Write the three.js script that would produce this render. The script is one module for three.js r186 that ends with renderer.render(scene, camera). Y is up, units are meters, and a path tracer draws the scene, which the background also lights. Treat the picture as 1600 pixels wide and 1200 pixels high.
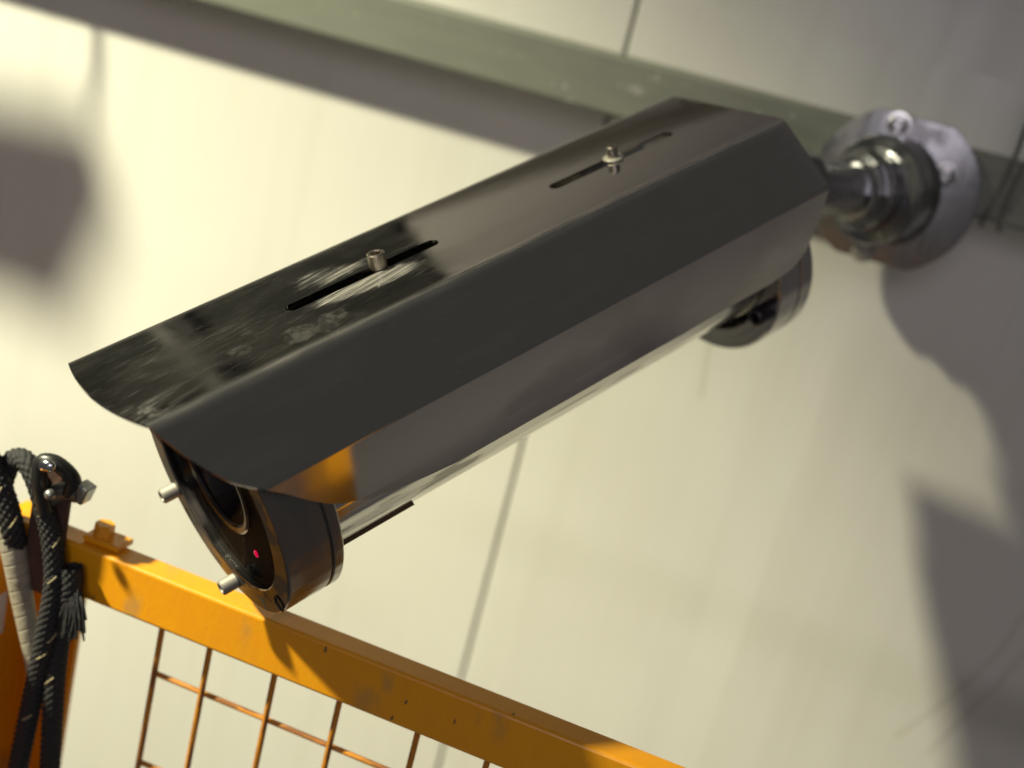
import * as THREE from 'three';
import { mergeGeometries, toCreasedNormals } from 'three/addons/utils/BufferGeometryUtils.js';
import { RoundedBoxGeometry } from 'three/addons/geometries/RoundedBoxGeometry.js';
import { RectAreaLightUniformsLib } from 'three/addons/lights/RectAreaLightUniformsLib.js';

// ------------------------------------------------------------------ camera, light, exposure
// world: the wall face is z = 0, x runs along the wall, y is up, origin of y at the height of the photographer's lens
const scene = new THREE.Scene();
const camera = new THREE.PerspectiveCamera(2 * Math.atan(600 / 2021.3) * 180 / Math.PI, 4 / 3, 0.05, 20);
{
  const m = new THREE.Matrix4().makeBasis(new THREE.Vector3(0.92424, 0.23449, -0.30133), new THREE.Vector3(-0.30909, 0.92281, -0.22995), new THREE.Vector3(0.22415, 0.30567, 0.92538));
  camera.quaternion.setFromRotationMatrix(m);
  camera.position.set(0, 0, 1);
  camera.focus = 0.625;
  camera.userData.fStop = 3.6;
  camera.updateMatrixWorld();
}
const renderer = new THREE.WebGLRenderer({ antialias: true });
renderer.setSize(1024, 768);
renderer.toneMapping = THREE.LinearToneMapping;
renderer.toneMappingExposure = 1;
renderer.shadowMap.enabled = true;
scene.background = new THREE.Color().setRGB(0.060, 0.0595, 0.056);   // dim hall round the place
RectAreaLightUniformsLib.init();

const LAMP = new THREE.Vector3(-1.81, 1.33, 1.2), LAMP_AIM = new THREE.Vector3(-0.27, -0.90, 0.015);
const key = new THREE.SpotLight(new THREE.Color().setRGB(1, 0.952, 0.69), 54, 0, 0.325, 1, 2);
key.position.copy(LAMP); key.target.position.copy(LAMP_AIM); key.shadow.radius = 3.3; key.castShadow = true;
key.shadow.mapSize.set(2048, 2048);
scene.add(key, key.target);

const LED_SPOTS = [[-0.154, 0.098], [-0.019, 0.114], [0.18, 0.107]], LED_Z = 2.6;  // unseen lamps behind the viewpoint, placed for glints on wall and bolts
for (const [x, y] of LED_SPOTS) {
  const l = new THREE.RectAreaLight(new THREE.Color().setRGB(0.97, 0.92, 1), 38, 0.06, 0.12);
  l.position.set(x, y, LED_Z); l.lookAt(x, y - 0.15, 0); scene.add(l);
}

const SOFT = new THREE.RectAreaLight(new THREE.Color().setRGB(0.96, 0.88, 1), 1.2, 1.6, 1.0);      // unseen wide panel, placed to lift the shadows, behind the photographer
SOFT.position.set(0.3, 1.0, 2.5); SOFT.lookAt(-0.1, -0.3, 0); scene.add(SOFT);

// ------------------------------------------------------------------ helpers
let seed = 7;
const rnd = () => { seed = (seed * 1664525 + 1013904223) >>> 0; return seed / 4294967296; };
const lat = new Float32Array(65536); for (let i = 0; i < 65536; i++) lat[i] = rnd();
const sm = (t) => t * t * (3 - 2 * t);
function vn(x, y) {
  const xi = Math.floor(x), yi = Math.floor(y), fx = sm(x - xi), fy = sm(y - yi);
  const g = (a, b) => lat[((a & 255) << 8) | (b & 255)];
  return (g(xi, yi) * (1 - fx) + g(xi + 1, yi) * fx) * (1 - fy) + (g(xi, yi + 1) * (1 - fx) + g(xi + 1, yi + 1) * fx) * fy;
}
const fbm = (x, y, n = 4) => { let a = 0, w = 0.5, t = 0; for (let i = 0; i < n; i++) { a += w * vn(x, y); t += w; w *= 0.5; x = x * 2.03 + 17.3; y = y * 2.03 + 5.1; } return a / t; };
const clamp = (x, a = 0, b = 1) => Math.min(b, Math.max(a, x));
const ss = (a, b, x) => sm(clamp((x - a) / (b - a)));
const mix = (a, b, t) => a + (b - a) * t;
const mix3 = (a, b, t) => [mix(a[0], b[0], t), mix(a[1], b[1], t), mix(a[2], b[2], t)];
const toS = (c) => Math.round(255 * clamp(c <= 0.0031308 ? 12.92 * c : 1.055 * c ** (1 / 2.4) - 0.055));
// f(u, v) -> {c: linear rgb, r: roughness, m: metalness, h: height}
function makeMaps(w, h, f) {
  const A = new Uint8Array(w * h * 4), B = new Uint8Array(w * h * 4), C = new Uint8Array(w * h * 4);
  for (let j = 0; j < h; j++) for (let i = 0; i < w; i++) {
    const o = f((i + 0.5) / w, (j + 0.5) / h), k = (j * w + i) * 4;
    A[k] = toS(o.c[0]); A[k + 1] = toS(o.c[1]); A[k + 2] = toS(o.c[2]); A[k + 3] = 255;
    B[k] = 0; B[k + 1] = Math.round(255 * clamp(o.r)); B[k + 2] = Math.round(255 * clamp(o.m ?? 0)); B[k + 3] = 255;
    const hh = Math.round(255 * clamp(o.h ?? 0.5)); C[k] = C[k + 1] = C[k + 2] = hh; C[k + 3] = 255;
  }
  const mk = (d, srgb) => { const t = new THREE.DataTexture(d, w, h); t.magFilter = t.minFilter = THREE.LinearFilter; t.wrapS = t.wrapT = THREE.RepeatWrapping; if (srgb) t.colorSpace = THREE.SRGBColorSpace; t.needsUpdate = true; return t; };
  return { map: mk(A, true), mr: mk(B, false), h: mk(C, false) };
}
function texMat(maps, extra = {}, bump = 0) {
  const m = new THREE.MeshPhysicalMaterial({ color: 0xffffff, map: maps.map, roughnessMap: maps.mr, metalnessMap: maps.mr, roughness: 1, metalness: 1, ...extra });
  if (bump) { m.bumpMap = maps.h; m.bumpScale = bump; }
  return m;
}
const lin = (r, g, b) => new THREE.Color().setRGB(r, g, b);
const plain = (r, g, b, rough, metal = 0, extra = {}) => new THREE.MeshPhysicalMaterial({ color: lin(r, g, b), roughness: rough, metalness: metal, ...extra });

const used = {};
const numbered = (n) => { const k = used[n] = (used[n] ?? -1) + 1; return k ? `${n}_${String(k).padStart(3, '0')}` : n; };
function thing(name, label, category, group) {
  const o = new THREE.Group(); o.name = numbered(name); o.userData = { label, category }; if (group) o.userData.group = group; scene.add(o); return o;
}
function part(name, geo, m, parent, label) {
  const o = new THREE.Mesh(geo, m); o.name = name; o.castShadow = o.receiveShadow = true; if (label) o.userData.label = label; parent.add(o); return o;
}
function lathe(pts, seg = 64, crease = 0.6) { return toCreasedNormals(new THREE.LatheGeometry(pts.map(([r, y]) => new THREE.Vector2(r, y)), seg), crease); }
const nonIdx = (g) => (g.index ? g.toNonIndexed() : g);
function merge(list) { return mergeGeometries(list.map((g) => { const n = nonIdx(g); for (const k of Object.keys(n.attributes)) if (!['position', 'normal', 'uv'].includes(k)) n.deleteAttribute(k); return n; })); }
function box(x0, x1, y0, y1, z0, z1, r = 0) {
  const w = x1 - x0, h = y1 - y0, d = z1 - z0;
  const g = r ? new RoundedBoxGeometry(w, h, d, 3, r) : new THREE.BoxGeometry(w, h, d);
  g.translate((x0 + x1) / 2, (y0 + y1) / 2, (z0 + z1) / 2); return g;
}
function metreUV(g, scale = 1, axes = null) {   // box-projected uv in metres
  const p = g.attributes.position, n = g.attributes.normal, uv = new Float32Array(p.count * 2);
  for (let i = 0; i < p.count; i++) {
    const ax = Math.abs(n.getX(i)), ay = Math.abs(n.getY(i)), az = Math.abs(n.getZ(i));
    const k = axes ?? (az >= ax && az >= ay ? 'xy' : ay >= ax ? 'xz' : 'zy');
    const get = (c) => (c === 'x' ? p.getX(i) : c === 'y' ? p.getY(i) : p.getZ(i));
    uv[2 * i] = get(k[0]) * scale; uv[2 * i + 1] = get(k[1]) * scale;
  }
  g.setAttribute('uv', new THREE.BufferAttribute(uv, 2)); return g;
}
function tube(points, r, seg = 60, rad = 12, taper = null) {
  const c = new THREE.CatmullRomCurve3(points.map((p) => new THREE.Vector3(...p)));
  const g = new THREE.TubeGeometry(c, seg, r, rad, false);
  if (taper) {
    const p = g.attributes.position, v = new THREE.Vector3(), q = new THREE.Vector3();
    for (let i = 0; i < p.count; i++) { const t = Math.floor(i / (rad + 1)) / seg; c.getPointAt(t, q); v.fromBufferAttribute(p, i).sub(q).multiplyScalar(taper(t)).add(q); p.setXYZ(i, v.x, v.y, v.z); }
  }
  return g;
}
// a photo pixel gives a direction; z says how far from the wall the thing on that line stands
const RAY = (() => { const e = camera.matrixWorld.elements; return (px, py) => { const a = (px - 800) / 2021.3, b = -(py - 600) / 2021.3; return [e[0] * a + e[4] * b - e[8], e[1] * a + e[5] * b - e[9], e[2] * a + e[6] * b - e[10]]; }; })();
function onZ(px, py, z) { const d = RAY(px, py), t = (z - 1) / d[2]; return [d[0] * t, d[1] * t, z]; }

// ------------------------------------------------------------------ materials
const SCUFFS = [[[0.139, 0.996], [0.158, 1.028], [0.176, 1.066], [0.187, 1.095], [0.193, 1.13]], [[0.166, 0.992], [0.180, 1.030], [0.195, 1.068], [0.203, 1.10]], [[-0.10 + 1.5, 1.30], [-0.095 + 1.5, 1.27], [-0.088 + 1.5, 1.215]]];
const near = (x, y, P) => { let m = 9; for (let i = 1; i < P.length; i++) { const [a, b] = P[i - 1], [c, d] = P[i], t = clamp(((x - a) * (c - a) + (y - b) * (d - b)) / ((c - a) ** 2 + (d - b) ** 2)); m = Math.min(m, Math.hypot(x - a - t * (c - a), y - b - t * (d - b))); } return m; };
const wallMaps = makeMaps(1536, 1536, (u, v) => {            // 1.5 m tile of painted sheet
  const x = u * 1.5, y = v * 1.5;
  const streak = fbm(x * 46, y * 2.2 + 3, 4), fine = fbm(x * 230, y * 9, 3), big = fbm(x * 3 + 40, y * 3 + 9, 4), speck = vn(x * 700 + 3, y * 700);
  let d = 0.022 * ss(0.45, 0.85, streak) + 0.012 * (fine - 0.5) + 0.05 * ss(0.5, 0.8, big) + (speck > 0.985 ? 0.05 : 0);
  if (y > 0.98 && y < 1.32 && (x < 0.22 || x > 1.38)) for (const P of SCUFFS) d += 0.11 * Math.exp(-((near(x, y, P) / 0.0016) ** 2)) * (0.5 + fine);
  const base = mix3([0.69, 0.685, 0.615], [0.61, 0.59, 0.49], clamp(d * 5));
  return { c: base.map((c) => c * (1 - d)), r: 0.30 + 0.12 * (streak - 0.5) + 0.5 * d, m: 0, h: 0.5 + 0.25 * (fbm(x * 9, y * 2.5, 3) - 0.5) + 0.03 * (fine - 0.5) };
});
const wallMat = texMat(wallMaps, { specularIntensity: 0.8 }, 0.0012);
const beamMaps = makeMaps(512, 512, (u, v) => {
  const n = fbm(u * 14, v * 60, 4), b = fbm(u * 6 + 9, v * 8, 4), chip = ss(0.80, 0.83, fbm(u * 40 + 7, v * 40, 3));
  let c = mix3([0.178, 0.192, 0.150], [0.162, 0.173, 0.138], ss(0.35, 0.7, n));
  c = mix3(c, [0.20, 0.205, 0.17], 0.3 * ss(0.5, 0.8, b)); c = mix3(c, [0.36, 0.36, 0.32], chip * 0.6);
  return { c, r: 0.5 + 0.25 * (n - 0.5), m: 0, h: 0.5 + 0.1 * (n - 0.5) };
});
const beamMat = texMat(beamMaps, {}, 0.0006);
const orangeMaps = makeMaps(1024, 512, (u, v) => {          // 0.3 x 0.15 m tile of orange paint with dust and chips
  const n = fbm(u * 40, v * 20, 4), b = fbm(u * 9 + 3, v * 5 + 8, 4), f = fbm(u * 190, v * 95, 3);
  const dust = 0.55 * ss(0.58, 0.72, b) * ss(0.25, 0.6, n), chip = ss(0.84, 0.86, fbm(u * 55 + 31, v * 28 + 2, 3));
  let c = mix3([0.90, 0.385, 0.006], [0.84, 0.33, 0.008], n);
  c = mix3(c, [0.42, 0.25, 0.075], dust); c = mix3(c, [0.12, 0.07, 0.04], chip * 0.85);
  return { c, r: 0.34 + 0.2 * (n - 0.4) + 0.4 * dust + 0.3 * chip, m: 0, h: 0.5 + 0.22 * (f - 0.5) + 0.2 * (n - 0.5) - 0.35 * chip };
});
const orange = texMat(orangeMaps, { clearcoat: 0.35, clearcoatRoughness: 0.25 }, 0.0003);
const steelMaps = makeMaps(512, 512, (u, v) => {            // turned / brushed stainless, slightly grimy
  const b = fbm(u * 5, v * 160, 3), n = fbm(u * 9 + 4, v * 9, 4), g = ss(0.52, 0.75, n);
  return { c: mix3([0.50, 0.485, 0.46], [0.27, 0.24, 0.21], 0.7 * g), r: 0.24 + 0.12 * (b - 0.5) + 0.22 * g, m: 1 - 0.35 * g, h: 0.5 + 0.2 * (b - 0.5) };
});
const steel = texMat(steelMaps, {}, 0.00006);
const darkSteelMaps = makeMaps(256, 256, (u, v) => {
  const b = fbm(u * 5, v * 90, 3), g = ss(0.5, 0.75, fbm(u * 8 + 4, v * 8, 4));
  return { c: mix3([0.30, 0.28, 0.26], [0.15, 0.12, 0.10], 0.7 * g), r: 0.22 + 0.14 * (b - 0.5) + 0.2 * g, m: 1 - 0.3 * g, h: 0.5 + 0.2 * (b - 0.5) };
});
const darkSteel = texMat(darkSteelMaps, {}, 0.00006);
const mountSteel = texMat(makeMaps(256, 256, (u, v) => { const b = fbm(u * 5, v * 90, 3), g = ss(0.45, 0.7, fbm(u * 8 + 4, v * 8, 4)); return { c: mix3([0.34, 0.345, 0.35], [0.14, 0.138, 0.135], 0.8 * g), r: 0.22 + 0.14 * (b - 0.5) + 0.2 * g, m: 1 - 0.3 * g, h: 0.5 + 0.2 * (b - 0.5) }; }), {}, 0.00006);
const boltSteel = plain(0.40, 0.36, 0.30, 0.34, 1), dullBolt = plain(0.36, 0.34, 0.29, 0.6, 0.7);
const shinyBolt = plain(0.72, 0.71, 0.70, 0.16, 1);
const blackGloss = plain(0.008, 0.008, 0.009, 0.09), blackMatt = plain(0.012, 0.012, 0.012, 0.6);
const rust = (() => { const m = makeMaps(256, 256, (u, v) => { const n = fbm(u * 24, v * 24, 4); return { c: mix3([0.09, 0.04, 0.024], [0.045, 0.026, 0.02], n), r: 0.75, m: 0, h: n }; }); return texMat(m, {}, 0.0005); })();

// ------------------------------------------------------------------ the setting: wall of painted sheets with an open joint
const wall = new THREE.Group(); wall.name = 'wall'; wall.userData.kind = 'structure'; wall.position.z = 0.015; scene.add(wall);
{
  const xs = [-2.2, -1.22, -0.2172, 0.315, 1.78], g = 0.0013, unseenPanel = plain(0.50, 0.475, 0.455, 0.8);  // last sheet is out of view, toned to darken the shield's side reflection
  for (let i = 0; i < 4; i++) part('wall_panel', metreUV(box(xs[i] + g, xs[i + 1] - g, -1.5, 1.5, -0.014, 0, 0.0016), 1 / 1.5), i === 3 ? unseenPanel : wallMat, wall);
  part('backing_board', box(-2.2, 1.78, -1.5, 1.5, -0.04, -0.018), plain(0.12, 0.11, 0.10, 0.9), wall);
}

// ------------------------------------------------------------------ steel beam along the wall
{
  const t = thing('steel_beam', 'grey green painted steel beam running along the pale wall behind the camera mount', 'beam');
  part('beam_web', metreUV(box(-1.9, 1.5, -0.0915, -0.0488, 0.0155, 0.057, 0.003), 2.2), beamMat, t);
}

// ------------------------------------------------------------------ security camera, in its own axes: x across, y up, z forward
const cam = thing('security_camera', 'stainless steel bullet camera under a folded sun shield', 'security camera');
{
  const X = new THREE.Vector3(0.82745, 0.08499, 0.55507), Y = new THREE.Vector3(-0.30028, 0.90225, 0.30949), Z = new THREE.Vector3(-0.4745, -0.42276, 0.77209);
  cam.quaternion.setFromRotationMatrix(new THREE.Matrix4().makeBasis(X, Y, Z));
  cam.position.set(-0.29382, -0.22071, 0.52501);
  cam.updateMatrixWorld();
}
// sun shield: one bent sheet, s = distance back from its nose, v = drop below its top
const HW = 0.045, HP = 0.0315, HQ = 0.0348, HH = 0.048, HK = 0.28, TH = 0.0015, SLOTS = [[0.0934, 0.1833], [0.2599, 0.3507]];
const interp = (tab, x) => { if (x <= tab[0][0]) return tab[0][1]; for (let i = 1; i < tab.length; i++) if (x <= tab[i][0]) { const [a, b] = tab[i - 1], [c, d] = tab[i]; return mix(b, d, (x - a) / (c - a)); } return tab[tab.length - 1][1]; };
const NOSE = [[0, 0], [0.003, 0.0012], [0.0135, 0.0068], [0.022, 0.0128], [0.0277, 0.0178], [0.0308, 0.0218], [0.035, 0.0285], [0.0443, 0.0388], [0.0545, 0.0487], [0.0634, 0.0586], [0.0683, 0.0666], [0.0742, 0.0813], [0.0781, 0.0963], [0.0811, 0.116], [0.0829, 0.133]];
const TAIL = [[0, 0.397], [0.034, 0.397], [0.05, 0.394], [0.0725, 0.387], [0.0805, 0.377], [0.0829, 0.358]];
const nose = (u, v) => -0.006 * Math.max(0, 1 - (u / HW) ** 2) + interp(NOSE, v);
const tail = (v) => interp(TAIL, v);
// stainless with dust, wiped streaks, water marks and a painted bend highlight, laid out on the unfolded sheet (t across, s along)
const hoodMaps = makeMaps(832, 1408, (U, V) => {
  const t = U * 0.26 - 0.13, s = V * 0.44 - 0.02;
  const onTop = Math.abs(t) < HW ? 1 : 0;
  const wipe = fbm(t * 900 + s * 160, s * 60 - t * 40, 4), wipe2 = fbm(t * 420 - s * 100 + 50, s * 34, 4), big = fbm(t * 40 + 8, s * 22 + 3, 4), fine = fbm(t * 2600, s * 900, 2);
  let d = 0.012 * ss(0.4, 0.8, big) + 0.008 * (fine - 0.3);                                      // thin film everywhere
  if (onTop) {
    const front = 1 - ss(0.15, 0.215, s + 0.012 * (big - 0.5));
    d += front * (0.020 * ss(0.5, 0.85, wipe) * ss(0.3, 0.7, big) + 0.010 * ss(0.5, 0.8, wipe2) * ss(0.35, 0.65, big) + 0.008 * ss(0.4, 0.75, fbm(t * 110 + 9, s * 60, 4)) + 0.05 * ss(0.66, 0.74, fbm(t * 2100 + s * 420, s * 55 - t * 60, 3)) * ss(0.4, 0.62, fbm(t * 50 + 31, s * 40, 3)));
    const e = (cs, ct, rs, rt, k) => { const ds = (s - cs) / rs, dt = (t - ct) / rt; return Math.exp(-(ds * ds + dt * dt) * k); };
    // caked dust either side of the front slot
    const core = clamp(1.5 * e(0.137, 0.0115, 0.020, 0.0085, 1) + 0.9 * e(0.116, 0.010, 0.018, 0.006, 1) + 0.95 * e(0.131, -0.012, 0.024, 0.0085, 1) + 0.5 * e(0.118, -0.024, 0.014, 0.007, 1) + 0.55 * e(0.172, -0.006, 0.010, 0.004, 1) + 0.45 * e(0.158, 0.016, 0.016, 0.006, 1));
    const rag = 0.65 * wipe + 0.35 * fbm(t * 260, s * 200, 3);
    const scrape = ss(0.46, 0.54, fbm(t * 1500 + s * 260, s * 42, 3));
    d += 0.34 * ss(0.78, 1.35, core * 0.85 + rag * 0.7) * (0.5 + 0.5 * scrape) + 0.17 * ss(0.35, 1.05, core + 0.9 * (rag - 0.5)) * (0.35 + 0.65 * scrape);
    // dried rings of water
    for (const [rs, rt, rr, k] of [[0.0845, 0.0285, 0.0085, 0.11], [0.1035, 0.028, 0.0068, 0.09], [0.0584, 0.0192, 0.0052, 0.07], [0.096, 0.035, 0.0055, 0.06], [0.0705, 0.004, 0.004, 0.03]]) {
      const q = Math.hypot((s - rs) * 0.92, t - rt) / rr + 0.5 * (fbm(t * 240 + 3, s * 240, 3) - 0.5);
      d += 0.7 * k * (0.75 * (1 - ss(0.7, 1.08, q)) * (0.25 + 1.3 * ss(0.35, 0.7, fbm(t * 330, s * 330 + 5, 3))) + 0.32 * ss(0.72, 0.92, q) * (1 - ss(0.92, 1.12, q)) * ss(0.35, 0.6, fbm(t * 150 + 20, s * 150, 2)));
    }
    // worn smears near the nose and along the near fold
    d += 0.17 * ss(0.56, 0.78, wipe) * (1 - ss(0.008, 0.03, s + 0.02 * (big - 0.5) - Math.max(0, t) * 0.15)) * ss(0.0, 0.03, t);
    d += 0.22 * ss(0.45, 0.7, fbm(t * 500, s * 420, 3)) * Math.exp(-(((s - 0.004) / 0.006) ** 2 + ((t - 0.036) / 0.007) ** 2));
  }
  const fold = Math.exp(-(((Math.abs(t) - HW) / 0.0028) ** 2));
  d += fold * (0.05 + 0.07 * ss(0.35, 0.75, fbm(t * 500, s * 60, 3)) + 0.05 * (1 - ss(0.1, 0.25, s)));                          // pale line painted along the bend for the light it catches
  const scr = ss(0.80, 0.86, fbm(t * 2400 + s * 700, s * 30 + t * 90, 2)) * 0.25;
  d = clamp(d + (vn(t * 1300 + 4, s * 1300 + 9) > 0.965 ? 0.06 : 0) + 0.007 * ss(0.5, 0.85, fbm(t * 160, s * 26 + 3, 4)) * (1 - onTop));
  const metal = mix3([0.53, 0.51, 0.485], [0.48, 0.46, 0.435], ss(0.4, 0.7, big)), spk = ss(0.93, 0.97, vn(t * 1500 + 40, s * 1500)) * 0.10;
  return { c: mix3(metal, [0.33, 0.315, 0.225], d), r: 0.065 + spk + 0.08 * ss(0.4, 0.85, big) + 0.02 * (wipe2 - 0.5) + 0.75 * d + scr * 0.3, m: 1 - d, h: 0.5 + 0.25 * (fbm(t * 60, s * 30, 3) - 0.5) + 0.3 * d - 0.1 * scr };
});
const hoodMat = texMat(hoodMaps, {}, 0.00012);
{
  const sec = [];                                                     // near half of the section: rounded folds
  const P = [[0, 0], [HW, 0], [HW + HP, HQ], [HW + HP - HK * HH, HQ + HH]], R = 0.0035;
  const dir = (a, b) => { const x = b[0] - a[0], y = b[1] - a[1], l = Math.hypot(x, y); return [x / l, y / l]; };
  let arc = 0; const push = (u, v, nu, nv) => { const q = sec[sec.length - 1]; arc = q ? arc + Math.hypot(u - q.u, v - q.v) : u; sec.push({ u, v, nu, nv, t: arc }); };
  for (let k = 1; k <= 2; k++) {
    const d0 = dir(P[k - 1], P[k]), d1 = dir(P[k], P[k + 1]), a0 = Math.atan2(d0[1], d0[0]), a1 = Math.atan2(d1[1], d1[0]), cut = R * Math.tan((a1 - a0) / 2);
    const st = [P[k][0] - d0[0] * cut, P[k][1] - d0[1] * cut], c = [st[0] - d0[1] * R, st[1] + d0[0] * R];
    if (k === 2) { const q = sec[sec.length - 1]; for (let i = 1; i < 12; i++) push(mix(q.u, st[0], i / 12), mix(q.v, st[1], i / 12), d0[1], -d0[0]); }
    for (let i = 0; i <= 8; i++) { const a = a0 + (a1 - a0) * i / 8; push(c[0] + Math.sin(a) * R, c[1] - Math.cos(a) * R, Math.sin(a), -Math.cos(a)); }
    if (k === 2) { const q = { ...sec[sec.length - 1] }; for (let i = 1; i <= 24; i++) push(mix(q.u, P[3][0], i / 24), mix(q.v, P[3][1], i / 24), d1[1], -d1[0]); }
  }
  const U0 = sec[0].u, pos = [], nor = [], uv = [], idx = [];
  const vert = (x, y, z, nx, ny, nz, t, s) => { pos.push(x, y, z); nor.push(nx, ny, nz); uv.push((t + 0.13) / 0.26, (s + 0.02) / 0.44); return pos.length / 3 - 1; };
  const NS = 48;
  for (const sg of [1, -1]) for (const side of [0, 1]) {              // outer and inner skins
    const rows = sec.map((q) => { const a = nose(q.u, q.v), b = tail(q.v), row = []; for (let j = 0; j <= NS; j++) { const s = mix(a, b, j / NS), o = side ? TH : 0, f = side ? -1 : 1; row.push(vert(sg * (q.u - q.nu * o), -(q.v - q.nv * o), -s, sg * q.nu * f, -q.nv * f, 0, sg * q.t, s)); } return row; });
    for (let i = 0; i + 1 < rows.length; i++) for (let j = 0; j < NS; j++) { const a = rows[i][j], b = rows[i + 1][j], c = rows[i + 1][j + 1], d = rows[i][j + 1]; if ((sg > 0) !== (side > 0)) idx.push(a, b, c, a, c, d); else idx.push(a, c, b, a, d, c); }
  }
  for (const sg of [1, -1]) {                                          // cut edges
    const strip = (list) => { for (let i = 0; i + 1 < list.length; i++) { const [a, b] = list[i], [c, d] = list[i + 1]; const e1 = new THREE.Vector3().subVectors(c.p, a.p), e2 = new THREE.Vector3().subVectors(b.p, a.p), n = e1.cross(e2).normalize(); const w = (o) => vert(o.p.x, o.p.y, o.p.z, n.x, n.y, n.z, o.t, o.s); const [A, B, C, D] = [w(a), w(b), w(c), w(d)]; idx.push(A, C, B, B, C, D); } };
    const pair = (q, s) => [0, TH].map((o) => ({ p: new THREE.Vector3(sg * (q.u - q.nu * o), -(q.v - q.nv * o), -s), t: sg * q.t, s }));
    strip(sec.map((q) => pair(q, nose(q.u, q.v)))); strip(sec.map((q) => pair(q, tail(q.v))));
    const q = sec[sec.length - 1], l = []; for (let j = 0; j <= NS; j++) l.push(pair(q, mix(nose(q.u, q.v), tail(q.v), j / NS))); strip(l);
  }
  const skin = new THREE.BufferGeometry();
  skin.setAttribute('position', new THREE.Float32BufferAttribute(pos, 3)); skin.setAttribute('normal', new THREE.Float32BufferAttribute(nor, 3)); skin.setAttribute('uv', new THREE.Float32BufferAttribute(uv, 2)); skin.setIndex(idx);
  const sh = new THREE.Shape(); sh.moveTo(-U0, nose(U0, 0));
  for (let i = 1; i <= 32; i++) { const u = mix(-U0, U0, i / 32); sh.lineTo(u, nose(u, 0)); }
  sh.lineTo(U0, 0.397); sh.lineTo(-U0, 0.397); sh.closePath();
  for (const [a, b] of SLOTS) { const w = 0.0042, c = 0.0012, h = new THREE.Path(); h.moveTo(c + w, a + w); h.lineTo(c + w, b - w); h.absarc(c, b - w, w, 0, Math.PI); h.lineTo(c - w, a + w); h.absarc(c, a + w, w, Math.PI, 2 * Math.PI); sh.holes.push(h); }
  const top = new THREE.ExtrudeGeometry(sh, { depth: TH, bevelEnabled: false, curveSegments: 16 });
  { const p = top.attributes.position, w = new Float32Array(p.count * 2); for (let i = 0; i < p.count; i++) { w[2 * i] = (p.getX(i) + 0.13) / 0.26; w[2 * i + 1] = (p.getY(i) + 0.02) / 0.44; } top.setAttribute('uv', new THREE.BufferAttribute(w, 2)); top.translate(0, 0, -TH); top.rotateX(-Math.PI / 2); }
  part('sun_shield', merge([skin, top]), hoodMat, cam, 'folded stainless sun shield with two adjusting slots and dried dust');
}
// body and caps are turned about an axis below the shield
const AX = 0.001, AY = -0.0712;
const turned = (name, pts, m, parent = cam, seg = 96) => { const g = lathe(pts, seg); g.rotateX(-Math.PI / 2); g.translate(AX, AY, 0); return part(name, g, m, parent); };
const bodyMaps = makeMaps(512, 512, (u, v) => {            // pale grimy steel tube
  const n = fbm(u * 60, v * 14, 4), k = ss(0.6, 0.7, fbm(u * 70 + 4, v * 24, 4)), d = 0.06 + 0.30 * ss(0.4, 0.7, n);
  return { c: mix3(mix3([0.74, 0.72, 0.68], [0.62, 0.60, 0.54], n), [0.07, 0.06, 0.045], 0.6 * k), r: 0.12 + 0.4 * d, m: 1 - d, h: n };
});
turned('body_tube', [[0, 0.062], [0.0525, 0.062], [0.0525, 0.368], [0, 0.368]], texMat(bodyMaps, {}, 0.0001));
const cap = turned('front_cap', [[0.0540, 0.0400], [0.0540, 0.0320], [0.0547, 0.0315], [0.0664, 0.0315], [0.0672, 0.0323], [0.0672, 0.0545], [0.0667, 0.055], [0.0655, 0.055], [0.0655, 0.0563], [0.0667, 0.0563], [0.0672, 0.0568], [0.0672, 0.0612], [0.0664, 0.062], [0.045, 0.062]], darkSteel);
{ const g = new THREE.RingGeometry(0.0548, 0.0662, 96); g.translate(AX, AY, -0.0313); part('cap_face', g, texMat(makeMaps(256, 256, (u, v) => { const n = fbm(u * 14, v * 14, 4), k = ss(0.5, 0.72, n); return { c: mix3([0.035, 0.034, 0.036], [0.075, 0.078, 0.066], k), r: 0.34 + 0.3 * k, m: 0.7 - 0.5 * k, h: n }; }), {}, 0.0001), cap, 'blackened face of the front cap'); }
const LX = -0.010;                                   // the lens sits a little off the axis
{
  const sh = new THREE.Shape(); sh.absarc(0, 0, 0.0548, 0, 2 * Math.PI); const h = new THREE.Path(); h.absarc(LX, 0, 0.0295, 0, 2 * Math.PI); sh.holes.push(h);
  const g = new THREE.ExtrudeGeometry(sh, { depth: 0.001, bevelEnabled: false, curveSegments: 64 }); g.translate(AX, AY, -0.040); part('face_plate', g, plain(0.005, 0.005, 0.006, 0.9, 0, { specularIntensity: 0.2 }), cap);
}
turned('window_glass', [[0, 0.0335], [0.0538, 0.0335]], new THREE.MeshPhysicalMaterial({ color: 0xffffff, transmission: 1, thickness: 0, roughness: 0.03, ior: 1.5, metalness: 0, specularIntensity: 0.025 }), cap);
const lensPart = (name, pts, m) => { const o = turned(name, pts, m, cap); o.position.x = LX; };
lensPart('lens_ring', [[0.0265, 0.050], [0.0265, 0.0385], [0.0275, 0.0372], [0.0300, 0.0368], [0.0312, 0.0376], [0.0312, 0.0395]], plain(0.05, 0.048, 0.055, 0.3, 0.9));
lensPart('lens_barrel', [[0.0265, 0.040], [0.025, 0.050], [0.0205, 0.054], [0.0195, 0.064], [0.0, 0.064]], plain(0.005, 0.005, 0.006, 0.5));
lensPart('lens_glass', [[0, 0.0528], [0.006, 0.0531], [0.012, 0.0542], [0.016, 0.0558], [0.0195, 0.059]], plain(0.003, 0.003, 0.007, 0.06));
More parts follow.
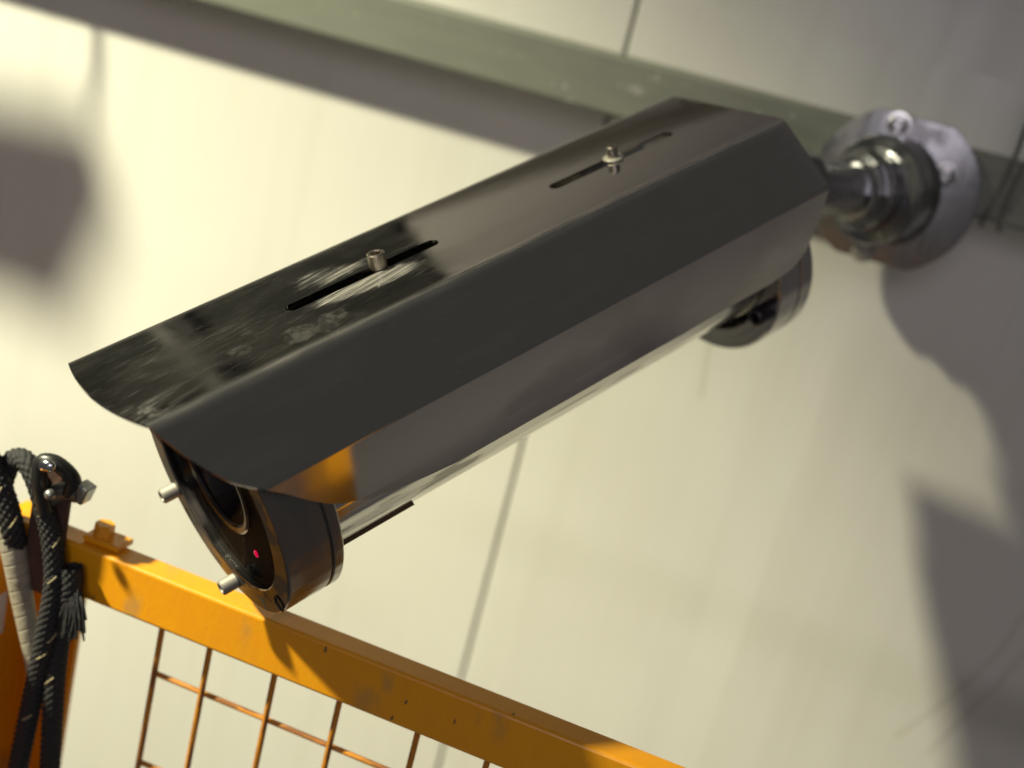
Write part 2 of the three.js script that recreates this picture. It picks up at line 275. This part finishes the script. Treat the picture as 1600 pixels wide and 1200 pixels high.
{ const g = new THREE.SphereGeometry(0.0016, 16, 10); g.scale(1, 1.4, 0.5); g.translate(AX + 0.011, AY - 0.037, -0.0386); part('indicator_led', g, new THREE.MeshStandardMaterial({ color: lin(0.2, 0, 0.01), emissive: lin(1, 0.0, 0.09), emissiveIntensity: 0.55, roughness: 0.4 }), cap, 'small red indicator light behind the dark window'); }
function socketBolt(parent, m, x, y, s, r, len, name = 'bolt') {            // head stands forward of plane s, hexagon socket in its end
  const g1 = lathe([[r, 0], [r, -len + 0.0007], [r - 0.0007, -len], [r * 0.62, -len], [r * 0.58, -len + 0.0004], [r * 0.58, -len * 0.45], [0, -len * 0.45]], 24, 0.5);
  g1.rotateX(-Math.PI / 2); g1.translate(x, y, -s); return part(name, g1, m, parent);
}
socketBolt(cap, dullBolt, AX - 0.0572, AY - 0.0246, 0.0315, 0.0041, 0.0088);
socketBolt(cap, dullBolt, AX - 0.0113, AY - 0.0611, 0.0315, 0.0041, 0.0088);
{ const g = lathe([[0.0044, 0.0312], [0.0044, 0.0308], [0.0036, 0.0308], [0.0034, 0.0313], [0.0034, 0.036], [0, 0.036]], 24, 0.5); g.rotateX(-Math.PI / 2); g.translate(AX + 0.0425, AY - 0.0465, 0); part('bolt', g, blackMatt, cap); }
// flat strip along the underside of the tube behind the front cap
{ const g = box(-0.004, 0.004, -0.0542, -0.0523, -0.117, -0.0618); g.rotateZ(0.645); g.translate(AX, AY, 0); part('lower_strip', g, plain(0.16, 0.10, 0.05, 0.4, 0.8), cam); }
// rear cap with its socket bolts
const RY = -0.085;
const rear = turned('rear_cap', [[0.048, 0.366], [0.0608, 0.366], [0.062, 0.3672], [0.062, 0.3830], [0.0612, 0.3834], [0.0612, 0.3846], [0.062, 0.385], [0.062, 0.3945], [0.0605, 0.396], [0.054, 0.3965], [0.048, 0.401], [0.025, 0.405], [0, 0.405]], steel);
rear.position.y = RY - AY;
const darkBolt = plain(0.045, 0.042, 0.045, 0.35, 0.8);
socketBolt(rear, darkBolt, AX + 0.0515, AY - 0.0215, 0.3665, 0.0058, 0.0125);
socketBolt(rear, darkBolt, AX - 0.0515, AY - 0.0215, 0.3665, 0.0058, 0.0125);
{ const pts = []; for (let i = 0; i <= 16; i++) { const a = -1.25 + 1.1 * i / 16; pts.push([AX + 0.0525 * Math.cos(a), AY + 0.0525 * Math.sin(a) + 0.0138, -0.3650]); } part('seal_lip', tube(pts, 0.0011, 40, 8), plain(0.62, 0.58, 0.48, 0.3, 1), rear); }
// clamping screws standing in the slots
function slotScrew(s, u, r, len, washer) {
  const g = lathe([[0, -0.006], [r * 0.6, -0.006], [r * 0.6, 0], [r, 0.0004], [r, len - 0.0006], [r - 0.0006, len], [r * 0.62, len], [r * 0.56, len - 0.0005], [r * 0.56, len * 0.35], [0, len * 0.35]], 28, 0.5);
  g.translate(u, 0, -s); const o = part('slot_screw', g, boltSteel, cam);
  if (washer) { const w = lathe([[0.002, 0.0002], [0.0056, 0.0002], [0.0058, 0.0008], [0.0054, 0.0014], [0.002, 0.0014]], 32, 0.5); w.translate(u, 0.0001, -s); part('washer', w, plain(0.60, 0.57, 0.48, 0.5, 0.6), o); }
}
slotScrew(0.1470, 0.0012, 0.0046, 0.0082, false);
slotScrew(0.3060, 0.0012, 0.0031, 0.0078, true);
// neck that reaches back to the mount
const MC = new THREE.Vector3(0.002, -0.088, 0.07), STEM = new THREE.Vector3(-0.55, -0.04, 0.835).normalize();

// ------------------------------------------------------------------ wall mount
{
  const t = thing('camera_mount', 'round steel flange with stepped swivel joint bolted to the green beam', 'bracket');
  t.position.copy(MC); t.updateMatrixWorld();
  const sh = new THREE.Shape(); const R = 0.0555, F = 0.0498, a = Math.acos(F / R);
  sh.absarc(0, 0, R, -Math.PI / 2 + a, Math.PI / 2 - a); sh.absarc(0, 0, R, Math.PI / 2 + a, 1.5 * Math.PI - a); sh.closePath();
  const plate = toCreasedNormals(new THREE.ExtrudeGeometry(sh, { depth: 0.006, bevelEnabled: true, bevelThickness: 0.001, bevelSize: 0.001, bevelSegments: 2, curveSegments: 48 }), 0.4);
  plate.translate(0, 0, -0.0115); metreUV(plate, 9);
  const fl = part('flange', plate, texMat(makeMaps(256, 256, (u, v) => { const n = fbm(u * 40, v * 4, 3), g = ss(0.5, 0.75, fbm(u * 5, v * 5 + 3, 4)); return { c: mix3([0.46, 0.46, 0.47], [0.26, 0.25, 0.245], 0.7 * g), r: 0.30 + 0.15 * (n - 0.5) + 0.15 * g, m: 1, h: n }; }), {}, 0.00005), t);
  const q = new THREE.Quaternion().setFromUnitVectors(new THREE.Vector3(0, 1, 0), STEM);
  const along = (name, pts, m, parent = t) => { const g = lathe(pts, 72); g.applyQuaternion(q); return part(name, g, m, parent); };
  along('swivel_base', [[0.030, -0.004], [0.0368, 0.0], [0.0372, 0.001], [0.0372, 0.0225], [0.0362, 0.0238], [0.0345, 0.0242], [0.0, 0.0245]], mountSteel);
  along('swivel_collar', [[0.028, 0.022], [0.0285, 0.0262], [0.0272, 0.0268], [0.0272, 0.0385], [0.0262, 0.0398], [0.0235, 0.0402], [0.0225, 0.0412], [0.0225, 0.0468], [0.0216, 0.0478], [0.0, 0.048]], mountSteel);
  along('swivel_ring', [[0.0182, 0.0482], [0.0205, 0.0486], [0.0210, 0.0500], [0.0206, 0.0520], [0.0194, 0.0526], [0.0180, 0.0526]], plain(0.5, 0.5, 0.5, 0.2, 1));
  along('neck', [[0.0180, 0.044], [0.0180, 0.098], [0.019, 0.100], [0.0235, 0.104], [0.0235, 0.150], [0.020, 0.155], [0, 0.155]], mountSteel);
  for (const [x, y, m] of [[-0.0103, 0.0438, shinyBolt], [0.0275, 0.0195, shinyBolt], [-0.0065, -0.0450, dullBolt], [-0.043, -0.012, dullBolt]]) {
    const g = lathe([[0.0068, -0.0048], [0.0068, -0.0043], [0.0056, -0.0040], [0.0056, 0.0008], [0.0046, 0.0028], [0.0026, 0.0038], [0.0024, 0.0026], [0, 0.0026]], 28, 0.7);
    g.scale(1.2, 1.2, 1.2); g.rotateX(Math.PI / 2); g.translate(x * 1.06, y, 0.0016); part('flange_bolt', g, m, t);
  }
}

// ------------------------------------------------------------------ thin cables tied over the beam beside the mount
for (const [pts, r, lab] of [
  [[[1640, 120, 0.02], [1606, 190, 0.058], [1588, 240, 0.0605], [1566, 290, 0.0605], [1538, 340, 0.058], [1535, 352, 0.03]], 0.0016, 'thin grey cable slanting across the beam beside the mount'],
  [[[1660, 170, 0.03], [1625, 215, 0.059], [1600, 262, 0.0602], [1580, 300, 0.060], [1562, 345, 0.055], [1562, 360, 0.03]], 0.0013, 'thinner dark cable lying beside the slanting grey cable on the beam'],
]) {
  const g = tube(pts.map(([a, b, z]) => onZ(a, b, z)), r, 60, 10), o = new THREE.Mesh(g, plain(0.11, 0.11, 0.10, 0.5)); o.name = numbered('cable'); o.castShadow = o.receiveShadow = true; o.userData = { label: lab, category: 'cable' }; scene.add(o);
}

// ------------------------------------------------------------------ orange mesh gate in front of the wall
const gate = thing('mesh_gate', 'orange painted steel gate with flat top rail and welded wire mesh', 'gate');
part('top_rail', metreUV(box(-0.392, 0.42, -0.3790, -0.3487, 0.4270, 0.4440, 0.0022), 1 / 0.3), orange, gate);
{
  const wireMat = texMat(makeMaps(64, 512, (u, v) => { const n = fbm(u * 4, v * 30, 4), k = ss(0.42, 0.62, n); return { c: mix3([0.62, 0.24, 0.012], [0.20, 0.075, 0.03], 0.85 * k), r: 0.5 + 0.3 * k, m: 0, h: n }; }), {}, 0.0003), v = new THREE.CylinderGeometry(0.0017, 0.0017, 0.42, 10); v.translate(0, -0.21, 0);
  for (const x of [-0.2960, -0.2658, -0.2258, -0.1868, -0.1410, -0.1014, -0.0624, -0.0234, 0.0156, 0.0546, 0.0936, 0.1326]) { const o = part('wire', v, wireMat, gate); o.position.set(x, -0.374, 0.4300); }
  const hG = new THREE.CylinderGeometry(0.0016, 0.0016, 0.45, 10); hG.rotateZ(Math.PI / 2); hG.translate(0.2235, 0, 0);
  for (const y of [-0.4180, -0.4775, -0.5370]) { const o = part('wire', hG, wireMat, gate); o.position.set(-0.2960, y, 0.4267); }
  part('latch_bar', metreUV(box(-0.3750, -0.3530, -0.383, -0.306, 0.4445, 0.4495, 0.0015), 8), rust, gate, 'rusty brown upright bar at the end of the rail');
  part('latch_plate', metreUV(box(-0.3478, -0.3253, -0.3485, -0.3448, 0.4235, 0.4385, 0.001), 1 / 0.3), orange, gate);
  const hx = new THREE.CylinderGeometry(0.0053, 0.0057, 0.0070, 6); hx.translate(-0.3395, -0.3412, 0.4315); part('latch_bolt', toCreasedNormals(hx, 0.3), orange, gate);
  { const g = lathe([[0.0034, 0], [0.0034, 0.004], [0.0024, 0.005], [0, 0.005]], 16, 0.5); g.rotateX(Math.PI / 2); g.translate(-0.3545, -0.3715, 0.4495); part('rivet', g, plain(0.30, 0.12, 0.05, 0.5), gate); }
}
{
  const t = thing('gate_post', 'orange steel post behind the black ropes, with flanges added to shade it', 'post');
  const paint = texMat(orangeMaps, { specularIntensity: 0.4 }, 0.0003);
  part('post_web', metreUV(box(-0.418, -0.405, -0.85, -0.366, 0.3900, 0.5000, 0.0015), 1 / 0.3), paint, t);
  part('added_front_flange', metreUV(box(-0.4175, -0.357, -0.85, -0.3665, 0.5005, 0.5055, 0.001), 1 / 0.3), paint, t);  // both flanges are added to keep light off the web
  part('added_rear_flange', metreUV(box(-0.4175, -0.372, -0.85, -0.3805, 0.3845, 0.3898, 0.001), 1 / 0.3), paint, t);
  part('sticker', box(-0.4049, -0.40455, -0.440, -0.412, 0.4165, 0.430), plain(0.78, 0.78, 0.80, 0.6), t, 'white paper sticker on the shaded post');
}

// ------------------------------------------------------------------ ropes, taped cable and shackle hung on the gate
function braidedTube(pts, r, cell, taper = null) {     // tube whose surface carries crossing strands
  const c = new THREE.CatmullRomCurve3(pts.map((p) => new THREE.Vector3(...p))), len = c.getLength(), seg = Math.ceil(len / 0.0006), rad = 60, around = 8, rep = Math.round(len / cell);
  const g = tube(pts, r, seg, rad, taper), p = g.attributes.position, n = g.attributes.normal, uv = g.attributes.uv;
  for (let i = 0; i < p.count; i++) {
    const u = uv.getX(i) * rep, v = uv.getY(i) * around, A = u + v, B = u - v, up = (Math.floor(A) + Math.floor(B)) & 1;
    const fa = Math.sin((A - Math.floor(A)) * Math.PI), fb = Math.sin((B - Math.floor(B)) * Math.PI), w = up ? fa * (0.45 + 0.55 * fb) : fb * (0.45 + 0.55 * fa);
    const d = 0.0011 * (w - 0.6); p.setXYZ(i, p.getX(i) + n.getX(i) * d, p.getY(i) + n.getY(i) * d, p.getZ(i) + n.getZ(i) * d);
  }
  g.computeVertexNormals(); return g;
}
const blackRope = plain(0.020, 0.020, 0.0195, 0.8), fleck = plain(0.34, 0.29, 0.16, 0.8);
function ropeThing(pxs, r, label, cell, flecks) {
  const pts = pxs.map(([a, b, z]) => onZ(a, b, z)), o = thing('braided_rope', label, 'rope');
  part('strands', braidedTube(pts, r, cell), blackRope, o);
  const c = new THREE.CatmullRomCurve3(pts.map((p) => new THREE.Vector3(...p)));
  for (const [t, off] of flecks) {      // pale marker threads woven in
    const a = c.getPointAt(t), tan = c.getTangentAt(t), view = camera.position.clone().sub(a).normalize(), side = new THREE.Vector3().crossVectors(tan, view).normalize(), out = new THREE.Vector3().crossVectors(side, tan).normalize();
    if (out.dot(view) < 0) out.negate();
    const P = [-0.55, -0.2, 0.15, 0.5].map((k) => { const th = k * 0.8 + off; return a.clone().addScaledVector(side, Math.sin(th) * r * 1.03).addScaledVector(out, Math.cos(th) * r * 1.03).addScaledVector(tan, k * r * 0.8).toArray(); });
    part('marker_thread', tube(P, r * 0.10, 10, 6), fleck, o);
  }
  return o;
}
ropeThing([[14, 1270, 0.4540], [30, 1190, 0.4540], [52, 1085, 0.4540], [72, 985, 0.4540], [85, 910, 0.4530], [82, 850, 0.4530], [70, 795, 0.4530], [54, 745, 0.4530], [38, 719, 0.4500], [19, 720, 0.4460], [6, 748, 0.449], [-4, 800, 0.446]], 0.0055, 'thick black braided rope looping over the top of the orange post', 0.0042, [[0.09, -0.3], [0.12, 0.5], [0.26, -0.1], [0.41, 0.1], [0.45, 0.8], [0.58, -0.2], [0.655, 0.4], [0.72, -0.3], [0.78, 0.2]]);
{
  const o = ropeThing([[74, 1270, 0.451], [80, 1160, 0.451], [86, 1060, 0.451], [93, 1000, 0.4460], [105, 945, 0.4495], [113, 912, 0.4510], [112, 885, 0.4510]], 0.0056, 'second black rope with a frayed end below the orange rail', 0.0042, [[0.75, 0.2], [0.55, -0.5]]);
  const list = [];
  for (let i = 0; i < 70; i++) { const a = 100 + rnd() * 22, l = 30 + rnd() * 42, dx = 12 - rnd() * 26; list.push(tube([onZ(a, 895 + rnd() * 30, 0.4510), onZ(a + dx * 0.5 + 4, 922 + l * 0.4, 0.4520 + rnd() * 0.004), onZ(a + dx + rnd() * 6, 930 + l, 0.4530 + rnd() * 0.005)], 0.0006, 8, 5)); }
  part('frayed_strands', merge(list), blackRope, o).userData.kind = 'stuff';
}
ropeThing([[-34, 680, 0.4560], [-10, 735, 0.4560], [10, 788, 0.4560], [20, 828, 0.4550], [24, 850, 0.4520]], 0.0062, 'short black rope running into the grey taped cable', 0.0042, [[0.5, 0.3], [0.75, -0.2]]);
{
  const m = makeMaps(256, 128, (u, v) => { const n = fbm(u * 30, v * 8, 4), w = ss(0.42, 0.48, Math.abs(((u * 14 + v) % 1) - 0.5)); return { c: mix3([0.36, 0.335, 0.26], [0.24, 0.215, 0.15], 0.6 * n + 0.4 * w), r: 0.7, m: 0, h: n * 0.6 + 0.4 * (1 - w) }; });
  const o = new THREE.Mesh(tube([[12, 815, 0.4520], [22, 860, 0.4520], [33, 925, 0.4510], [45, 990, 0.4510], [53, 1040, 0.4500], [57, 1090, 0.4460]].map((p) => onZ(...p)), 0.0072, 60, 24, (t) => 1.05 - 0.5 * t), texMat(m, {}, 0.0006));
  o.name = numbered('taped_cable'); o.castShadow = o.receiveShadow = true; o.userData = { label: 'grey beige tape wrapped cable behind the braided rope', category: 'cable' }; scene.add(o);
}
{
  const t = thing('shackle', 'dark steel shackle with grey pin lashed to the top of the ropes', 'shackle');
  const P = onZ;
  part('bow', tube([P(70, 800, 0.4560), P(62, 755, 0.4580), P(66, 722, 0.4580), P(84, 722, 0.4570), P(104, 736, 0.4540), P(115, 752, 0.4520), P(108, 772, 0.4510)], 0.0042, 80, 16), plain(0.045, 0.045, 0.042, 0.35, 0.6), t);
  part('pin', tube([P(78, 778, 0.4505), P(100, 768, 0.4495), P(126, 770, 0.4485)], 0.0056, 30, 20), plain(0.20, 0.20, 0.17, 0.36, 0.75), t);
  const n = new RoundedBoxGeometry(0.0075, 0.0105, 0.0095, 3, 0.0012); n.rotateZ(-0.3); n.translate(...P(131, 769, 0.4485)); part('nut', n, plain(0.34, 0.34, 0.33, 0.3, 0.9), t);
  const b = new THREE.SphereGeometry(0.0036, 20, 14); b.scale(1.5, 1, 0.8); b.rotateZ(0.3); b.translate(...P(73, 728, 0.4625)); part('rivet', b, shinyBolt, t);
  const c = new THREE.SphereGeometry(0.0030, 20, 14); c.translate(...P(78, 773, 0.4630)); part('rivet', c, plain(0.3, 0.3, 0.28, 0.4, 0.8), t);
}

// ------------------------------------------------------------------ outside the frame: what shades the wall and what the shield mirrors
{
  const t = thing('unseen_hanging_box', 'unseen dark box on a cable, out of view at the left, shading the wall', 'box');  // out of view, outlined to cast the soft shade on the wall
  const at = (x, y, f) => [x * (1 - f) + LAMP.x * f, y * (1 - f) + LAMP.y * f, 0.015 * (1 - f) + LAMP.z * f];      // a point of the wall's shade, a share f of the way to the lamp
  const sh = new THREE.Shape(); [[-0.88, -0.258], [-0.662, -0.240], [-0.634, -0.284], [-0.668, -0.392], [-0.88, -0.384]].forEach(([x, y], i) => { const q = at(x, y, 0.3); i ? sh.lineTo(q[0], q[1]) : sh.moveTo(q[0], q[1]); }); sh.closePath();
  const g = new THREE.ExtrudeGeometry(sh, { depth: 0.012, bevelEnabled: true, bevelSize: 0.004, bevelThickness: 0.004, bevelSegments: 3 }); g.translate(0, 0, 0.362);
  part('casing', g, plain(0.03, 0.03, 0.03, 0.5), t);
  part('lead', tube([at(-0.70, 0.02, 0.05), at(-0.675, -0.10, 0.075), at(-0.664, -0.165, 0.105), at(-0.663, -0.20, 0.15), at(-0.662, -0.235, 0.22), at(-0.668, -0.268, 0.295)], 0.0032, 60, 10), plain(0.02, 0.02, 0.02, 0.5), t);
}
{
  const t = thing('unseen_dark_cabinet', 'unseen black cabinet above the beam, darkening the reflection in the shield', 'cabinet');  // out of view, placed to darken the reflection at the shield's front
  part('unseen_conduit', tube([[-0.80, 0.03, 0.060], [-0.80, 0.4, 0.060], [-0.80, 0.74, 0.060]], 0.013, 20, 20), plain(0.10, 0.10, 0.095, 0.7), t);  // unseen tube that gives the paler stripe in that reflection
  part('casing', box(-1.7, -0.50, 0.03, 0.75, 0.0152, 0.045, 0.004), plain(0.02, 0.021, 0.02, 0.9, 0, { specularIntensity: 0.2 }), t);
}
{
  const t = thing('unseen_duct', 'unseen grey brown duct above the beam, toning the reflection in the shield', 'duct');  // out of view, placed to tone the reflection on the shield's rear top
  part('casing', box(-0.495, 1.2, 0.068, 0.52, 0.0152, 0.04, 0.003), plain(0.36, 0.34, 0.325, 0.9, 0, { specularIntensity: 0.3 }), t);
}
{
  const t = thing('unseen_flood_light', 'unseen warm flood light up to the left', 'lamp');  // out of view, set where the cast shadows point
  t.position.copy(LAMP); t.lookAt(LAMP_AIM);
  const g = lathe([[0, -0.10], [0.05, -0.10], [0.075, -0.05], [0.075, -0.006], [0.070, -0.006], [0.070, -0.02], [0, -0.02]], 40, 0.5); g.rotateX(Math.PI / 2); part('housing', g, plain(0.03, 0.03, 0.03, 0.5), t);
  const f = new THREE.CircleGeometry(0.068, 40); f.translate(0, 0, -0.012); part('lamp_lens', f, new THREE.MeshStandardMaterial({ color: 0x222222, emissive: lin(1, 0.94, 0.66), emissiveIntensity: 4, roughness: 0.4 }), t);
}
{
  const t = thing('unseen_panel_light', 'unseen wide cool panel light behind the photographer, lifting the shadows', 'lamp');
  t.position.copy(SOFT.position); t.quaternion.copy(SOFT.quaternion);
  part('housing', box(-0.83, 0.83, -0.53, 0.53, 0.02, 0.07, 0.004), plain(0.3, 0.3, 0.3, 0.6), t);
  part('lamp_diffuser', box(-0.8, 0.8, -0.5, 0.5, 0.012, 0.019), new THREE.MeshStandardMaterial({ color: 0x888888, emissive: lin(0.95, 0.86, 1), emissiveIntensity: 0.3 }), t);
}
{
  const t = thing('unseen_led_bar', 'unseen bar of three cool led modules behind the photographer', 'lamp');
  part('housing', box(-0.25, 0.27, 0.0, 0.22, LED_Z + 0.02, LED_Z + 0.06, 0.004), plain(0.05, 0.05, 0.05, 0.6), t);
  for (const [x, y] of LED_SPOTS) part('led_module', box(x - 0.03, x + 0.03, y - 0.06, y + 0.06, LED_Z + 0.012, LED_Z + 0.019), new THREE.MeshStandardMaterial({ color: 0x444444, emissive: lin(0.97, 0.86, 1), emissiveIntensity: 4 }), t);
}
renderer.render(scene, camera);
